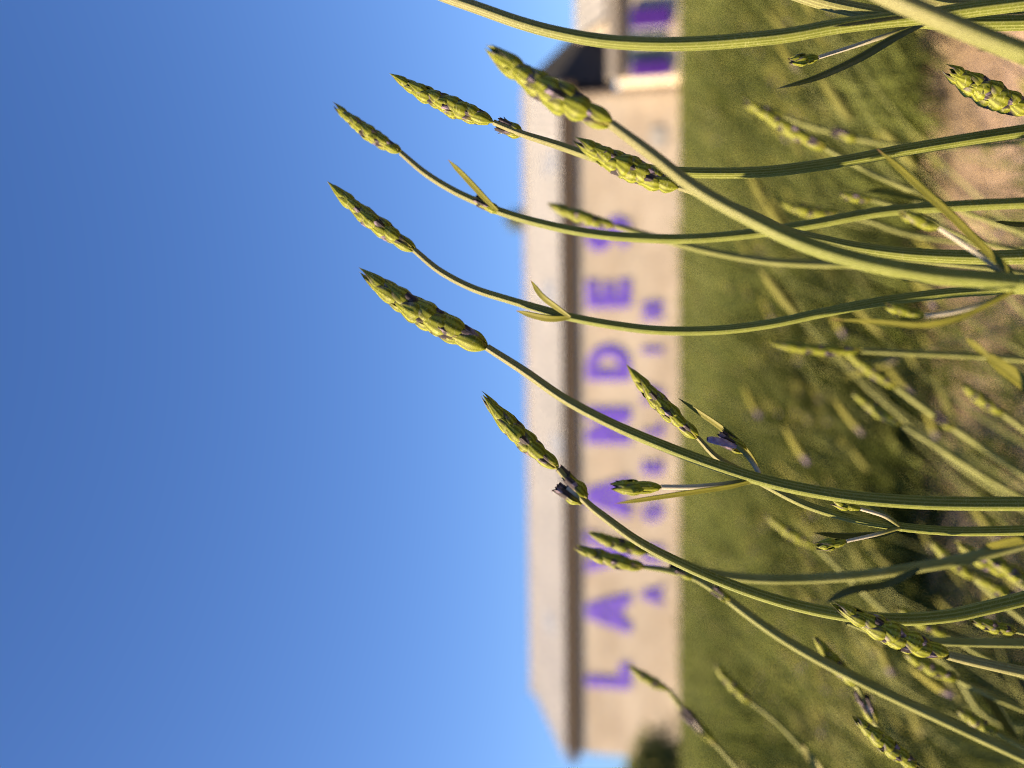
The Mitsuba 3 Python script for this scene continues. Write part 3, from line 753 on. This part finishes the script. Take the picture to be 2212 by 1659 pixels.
def build_farm():
    bs('wall_bsdf', wall_fn, 0.9, 0.1, tone=0.9)
    bs('roof_bsdf', roof_fn, 0.85, 0.15)
    bs('letter_bsdf', letter_fn, 0.6, tone=0.9)
    bs('eave_bsdf', (0.16, 0.115, 0.08), 0.8)
    bs('trim_bsdf', (0.50, 0.46, 0.42), 0.7)
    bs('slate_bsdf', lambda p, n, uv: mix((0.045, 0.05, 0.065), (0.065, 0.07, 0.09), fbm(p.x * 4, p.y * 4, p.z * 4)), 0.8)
    bs('shutter_bsdf', lambda p, n, uv: mix((0.11, 0.035, 0.40), (0.15, 0.05, 0.50), fbm(p.x * 5, p.y * 5, p.z * 2)), 0.6)
    bs('pane_bsdf', (0.10, 0.14, 0.16), 0.15, 0.6)
    bs('white_bsdf', (0.72, 0.73, 0.74), 0.6)
    bs('box_bsdf', (0.66, 0.66, 0.66), 0.7)
    bs('skylight_bsdf', (0.40, 0.45, 0.52), 0.4, 0.4)
    bs('pipe_bsdf', (0.30, 0.25, 0.22), 0.6)
    # front wall plane from the two ends of the eaves
    yR = 20.0
    rR, rL = ray(1212, 203), ray(1226, 1622)
    pR = EYE + rR * (yR / rR[1])
    pL = EYE + rL * ((pR[2] - EYE[2]) / rL[2])
    e = pL - pR; e[2] = 0; length = np.linalg.norm(e); e /= length
    q = np.array([e[1], -e[0], 0]); q = q if q[1] > 0 else -q
    o = np.array([pR[0], pR[1], 0.0])
    F = Frame(o, e, q)
    ze = pR[2]
    zb = zg(0, 22) - 0.25
    # ridge: a point straight behind the left end
    def ridge(qd):
        s, z = F.hit(1156, 1490, qd)
        return s - length, z
    lo, hi = 0.5, 14.0
    for _ in range(60):
        mid = (lo + hi) / 2
        lo, hi = (mid, hi) if ridge(mid)[0] < 0.25 else (lo, mid)
    half, zr = lo, ridge(lo)[1]
    skew = -F.hit(1130, 186, half)[0] - 0.25
    print('farm', 'len', length, 'eave', ze, 'base', zb, 'half', half, 'ridge', zr, 'L', pL, 'R', pR)
    k = thing('farm_building', 'long low peach-coloured farm building with a pale tiled roof and purple lettering', 'building')
    # body with gable ends: prism
    wl = part(k, 'wall', ply(F.mesh((np.array([[0, 0, zb], [length, 0, zb], [length, 2 * half, zb], [0, 2 * half, zb], [0, 0, ze], [length, 0, ze], [length, 2 * half, ze], [0, 2 * half, ze], [-skew, half, zr - 0.12], [length, half, zr - 0.12]], float),
        np.array([[0, 1, 5], [0, 5, 4], [1, 2, 6], [1, 6, 5], [2, 3, 7], [2, 7, 6], [3, 0, 4], [3, 4, 7], [5, 6, 9], [4, 8, 7], [4, 5, 9], [4, 9, 8], [7, 8, 9], [7, 9, 6], [0, 3, 2], [0, 2, 1]]))), 'wall_bsdf'))
    # roof: rows of half-round tiles running from ridge to eaves, as one ribbed sheet for each slope
    ov, side = 0.10, 0.25
    slope = (zr - ze) / half
    ss = np.linspace(-side, length + side, int((length + 2 * side) / 0.045) + 1)
    rib = 0.03 * np.abs(np.sin(np.pi * ss / 0.22))
    rf = None
    for sgn in (-1, 1):
        dd = np.linspace(0, half + ov, 26)
        S, D = np.meshgrid(ss, dd, indexing='ij')
        S = S - skew * np.clip(1 - S / length, 0, 1) * np.clip(1 - D / half, 0, 1)     # the right end runs out obliquely
        step = 0.02 * ((D / 0.36) % 1.0)
        Z = zr - slope * D + 0.06 + rib[:, None] + step
        Q = half + sgn * D
        m = grid_mesh(np.stack([S, Q, Z], -1), np.stack([S, D], -1))
        sh = ply((F(m[0]), m[1]), 'roof_bsdf', smooth=False, uv=m[2])
        rf = part(k, 'roof', sh)
        if sgn == -1: front = rf
    # ridge caps
    n = int(length / 0.45)
    for i in range(n + 1):
        s0 = -side - skew + i * (length + skew + 2 * side) / (n + 1)
        th = np.linspace(0, math.pi, 9)
        w0, w1 = 0.17, 0.20
        L0 = (length + skew + 2 * side) / (n + 1) + 0.04
        V = np.stack([np.stack([np.full(9, s0), half + w0 * np.cos(th), zr - 0.02 + w0 * np.sin(th)], -1), np.stack([np.full(9, s0 + L0), half + w1 * np.cos(th), zr - 0.01 + w1 * np.sin(th)], -1)])
        m = grid_mesh(V, np.zeros((2, 9, 2)))
        part(front, 'ridge_tile', ply((F(m[0]), m[1]), 'trim_bsdf', smooth=True))
    # eaves: dark board and soffit below the tile ends
    zE = zr - slope * (half + ov)
    part(k, 'eaves', ply(F.mesh(box_mesh(-side, length + side, -ov - 0.02, -0.005, zE - 0.30, zE - 0.02)), 'eave_bsdf'))
    part(k, 'gutter', ply(F.mesh(box_mesh(-side, length + side, -ov - 0.06, -ov - 0.023, zE - 0.10, zE - 0.01)), 'eave_bsdf'))
    part(k, 'downpipe', ply(F.mesh(box_mesh(0.03, 0.15, -0.13, -0.03, zb, zE - 0.11)), 'pipe_bsdf'))
    # roof lights lying on the front slope
    for vx, vy in ((1190, 352), (1187, 632), (1203, 960), (1188, 1345)):
        # meet the slope
        r = ray(vx, vy)
        best = min(np.linspace(-ov, half, 400), key=lambda qd: abs(F.hit(vx, vy, qd)[1] - (zr - slope * (half - qd) + 0.06)))
        s, z = F.hit(vx, vy, best)
        ln = 1.3
        u = np.array([0, 1, slope]) / math.hypot(1, slope); nn = np.array([0, -slope, 1]) / math.hypot(1, slope)
        c = np.array([s, best, z])
        def slab(hs, hl, h0, h1):
            v, f = box_mesh(-hs, hs, -hl, hl, h0, h1)
            return F.mesh((c + v[:, :1] * [1, 0, 0] + v[:, 1:2] * u + v[:, 2:] * nn, f))
        fr = part(front, 'roof_light', ply(slab(0.30, ln / 2, -0.03, 0.035), 'skylight_bsdf'))
    # lettering on the wall
    def letters(word, ys, vx0, vx1):
        for ch, vy in zip(word, ys):
            s, z1 = F.hit(vx0, vy); _, z0 = F.hit(vx1, vy)
            m = letter_mesh(ch, 0.125 if word[0] == 'L' else 0.11)
            v = np.array(m.vertices) * [z1 - z0, z1 - z0, 1]
            v[:, 0] -= (v[:, 0].min() + v[:, 0].max()) / 2
            w = F(np.stack([s - v[:, 0], -0.006 - v[:, 2], z0 + v[:, 1]], 1))
            part(wl, 'letter', ply((w, np.array(m.faces)), 'letter_bsdf'))
    letters('LAVANDES', (1455, 1320, 1192, 1072, 920, 785, 637, 508), 1266, 1362)
    letters('ANGELVIN', (1285, 1196, 1106, 1010, 928, 853, 758, 672), 1386, 1432)
    # small pale box on the wall near the corner
    s, z = F.hit(1420, 300)
    part(wl, 'wall_box', ply(F.mesh(box_mesh(s - 0.26, s + 0.26, -0.04, -0.004, z - 0.2, z + 0.2)), 'box_bsdf'), 'pale bluish box low on the wall')
    # ---------------- lower wing to the right
    w = thing('annexe', 'lower annexe with a purple-shuttered window beside the long building', 'building')
    q0 = -0.8
    s_r = F.hit(1400, -420, q0)[0]
    z_e = F.hit(1330, 100, q0)[1]
    ww = part(w, 'wall', ply(F.mesh(box_mesh(s_r, -0.02, q0, q0 + 6, zb, z_e - 0.05)), 'wall_bsdf'))
    part(w, 'fascia', ply(F.mesh(box_mesh(s_r, -0.02, q0 - 0.14, q0 - 0.02, z_e - 0.05, z_e + 0.22)), 'trim_bsdf'))
    part(w, 'eaves', ply(F.mesh(box_mesh(s_r, -0.02, q0 - 0.11, q0 - 0.02, z_e - 0.22, z_e - 0.053)), 'eave_bsdf'))
    def rect(vx0, vx1, vy0, vy1, q):
        s0, z1 = F.hit(vx0, vy0, q); s1, z0 = F.hit(vx1, vy1, q)
        return min(s0, s1), max(s0, s1), min(z0, z1), max(z0, z1)
    a = rect(1362, 1440, 62, 134, q0)
    wn = part(ww, 'window', ply(F.mesh(box_mesh(a[0], a[1], q0 - 0.02, q0 - 0.004, a[2], a[3])), 'pane_bsdf'))
    for x0, x1, z0, z1 in ((a[0], a[0] + .07, a[2], a[3]), (a[1] - .07, a[1], a[2], a[3]), ((a[0] + a[1]) / 2 - .04, (a[0] + a[1]) / 2 + .04, a[2], a[3])):
        part(ww, 'window_frame', ply(F.mesh(box_mesh(x0, x1, q0 - 0.06, q0 - 0.021, z0, z1)), 'white_bsdf'))
    for vy0, vy1 in ((136, 164), (22, 58)):
        b = rect(1364, 1448, vy0, vy1, q0)
        sh = part(w, 'shutter', ply(F.mesh(box_mesh(b[0], b[1], q0 - 0.09, q0 - 0.03, b[2], b[3])), 'shutter_bsdf'))
        nn = 7
        for i in range(nn):
            z0 = b[2] + (b[3] - b[2]) * (i + 0.1) / nn
            part(sh, 'board', ply(F.mesh(box_mesh(b[0] + .03, b[1] - .03, q0 - 0.115, q0 - 0.092, z0, z0 + (b[3] - b[2]) / nn * 0.8)), 'shutter_bsdf'))
    # upper part set back: cream block and dark shed roof leaning on the long building
    qb = -0.5
    QR = 0.45
    sl, zt = F.hit(1243, 88, QR)
    zt0 = z_e + 0.24
    for_roof = np.array([[s_r, q0 - 0.15, zt0], [sl, q0 - 0.15, zt0], [sl, QR, zt], [s_r, QR, zt]])
    nc = 60
    S, D = np.meshgrid(np.linspace(s_r, sl - 0.02, nc * 6), np.linspace(0, 1, 12), indexing='ij')
    Z = zt0 + (zt - zt0) * D + 0.04 * np.abs(np.sin(np.pi * S / 0.27))
    m = grid_mesh(np.stack([S, q0 - 0.15 + (QR + 0.15 - q0) * D, Z], -1), np.stack([S, D], -1))
    part(w, 'roof', ply((F(m[0]), m[1]), 'roof_bsdf', smooth=False, uv=m[2]))
    part(w, 'roof_end', ply(F.mesh((np.array([[sl, q0 - 0.02, zt0 - 0.02], [sl, QR, zt0 - 0.02], [sl, QR, zt - 0.01], [s_r, q0 - 0.02, zt0 - 0.02], [s_r, QR, zt0 - 0.02], [s_r, QR, zt - 0.01]]), np.array([[0, 2, 1], [3, 4, 5], [1, 2, 5], [1, 5, 4]]))), 'trim_bsdf'))
    qd = 0.62
    pt = [F.hit(vx, vy, qd) for vx, vy in ((1322, 84), (1322, 182), (1180, 182), (1168, 165), (1250, 84))]
    poly = trimesh.creation.extrude_polygon(__import__('shapely').Polygon(pt), 2.5)
    v = np.array(poly.vertices)
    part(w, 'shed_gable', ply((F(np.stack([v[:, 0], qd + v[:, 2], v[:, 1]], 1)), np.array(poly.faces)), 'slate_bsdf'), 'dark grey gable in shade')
    p0, p1 = np.array(pt[3]), np.array(pt[4])
    dvec = p1 - p0; nv = np.array([dvec[1], -dvec[0]]); nv = nv / np.linalg.norm(nv); nv = nv if nv[1] > 0 else -nv
    sec = [p0 + nv * 0.003, p1 + nv * 0.003, p1 + nv * 0.14, p0 + nv * 0.14]
    poly = trimesh.creation.extrude_polygon(__import__('shapely').Polygon(sec), 2.8)
    v = np.array(poly.vertices)
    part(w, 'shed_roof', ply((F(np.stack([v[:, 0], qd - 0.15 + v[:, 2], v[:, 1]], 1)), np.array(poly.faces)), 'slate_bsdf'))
    return F, half, length


def build_tree(key_label, root, height, crown_r, crown_h, n, seed, leafsize=0.09):
    r = np.random.default_rng(seed)
    k = thing('tree', key_label, 'tree')
    root = np.asarray(root, float)
    c = spline(np.array([root, root + [0.08, 0, height * 0.25], root + [-0.05, 0.05, height * 0.55], root + [0.0, 0, height * 0.85]]), 6)
    ms = [tube(c, np.linspace(0.16, 0.04, len(c)) * height / 5, 10, 0.04)]
    ctr = root + [0, 0, height - crown_h / 2]
    clumps = []
    for i in range(26):
        d = r.normal(0, 1, 3); d /= np.linalg.norm(d)
        p = ctr + d * np.array([crown_r, crown_r, crown_h / 2]) * r.uniform(0.35, 0.95)
        clumps.append(p)
        s = c[int(len(c) * r.uniform(0.35, 0.95)) - 1]
        ms.append(tube(spline(np.array([s, (s + p) / 2 + [0, 0, -0.1], p]), 5), np.linspace(0.045, 0.012, 11)[: 11] * height / 5, 6, 0))
    part(k, 'trunk', shape(cat_meshes(ms), 'bark_bsdf'))
    q = np.array(clumps)[r.integers(0, len(clumps), n)] + r.normal(0, 0.23 * crown_r, (n, 3))
    a = r.normal(0, 1, (n, 3)); a /= np.linalg.norm(a, axis=1, keepdims=True)
    b = np.cross(a, r.normal(0, 1, (n, 3))); b /= np.linalg.norm(b, axis=1, keepdims=True)
    sz = leafsize * r.uniform(0.6, 1.3, (n, 1))
    V = np.stack([q - a * sz, q + b * sz * 0.45, q + a * sz, q - b * sz * 0.45], 1)
    i = np.arange(n)[:, None] * 4
    f = np.vstack([i + [0, 1, 2], i + [0, 2, 3]])
    uv = np.repeat(r.uniform(0, 1, (n, 1)), 4, 0)
    part(k, 'crown', shape((V.reshape(-1, 3), f, np.hstack([uv, uv])), 'crown_bsdf', smooth=False))


def build_trees(F, half, length):
    bs('bark_bsdf', (0.12, 0.09, 0.06), 0.9)
    scene['crown_bsdf'] = {'type': 'principledthin', 'base_color': proc(lambda p, n, uv: mix((0.14, 0.16, 0.04), (0.30, 0.31, 0.11), uv.x), 1e-4), 'roughness': 0.6, 'diff_trans': 1.0, 'spec_trans': 0.0, 'eta': 1.3}
    # dark tree top above the ridge, behind the building
    for lab, vx, vy, y, r_, n, sd in (('dark green tree top showing above the ridge behind the long building', 1095, 472, 34.0, 0.6, 1600, 3),):
        r = ray(vx, vy); p = EYE + r * (y / r[1])
        g = zg(0, y)
        build_tree(lab, (p[0], y, g), p[2] - g + 0.2, r_, 2.6, n, sd, 0.12)
    for lab, vx, vy, y, r_, ch, n, sd in (('olive green bushy tree at the left end of the long building', 1372, 1680, 18.4, 1.0, 1.4, 3200, 4),):
        r = ray(vx, vy); p = EYE + r * (y / r[1])
        g = zg(0, y)
        build_tree(lab, (p[0], y, g), p[2] - g + 0.1, r_, ch, n, sd, 0.10)


build_ground()
F, half, length = build_farm()
build_trees(F, half, length)
build_field()
sharp_stalks()
soft_stalks()
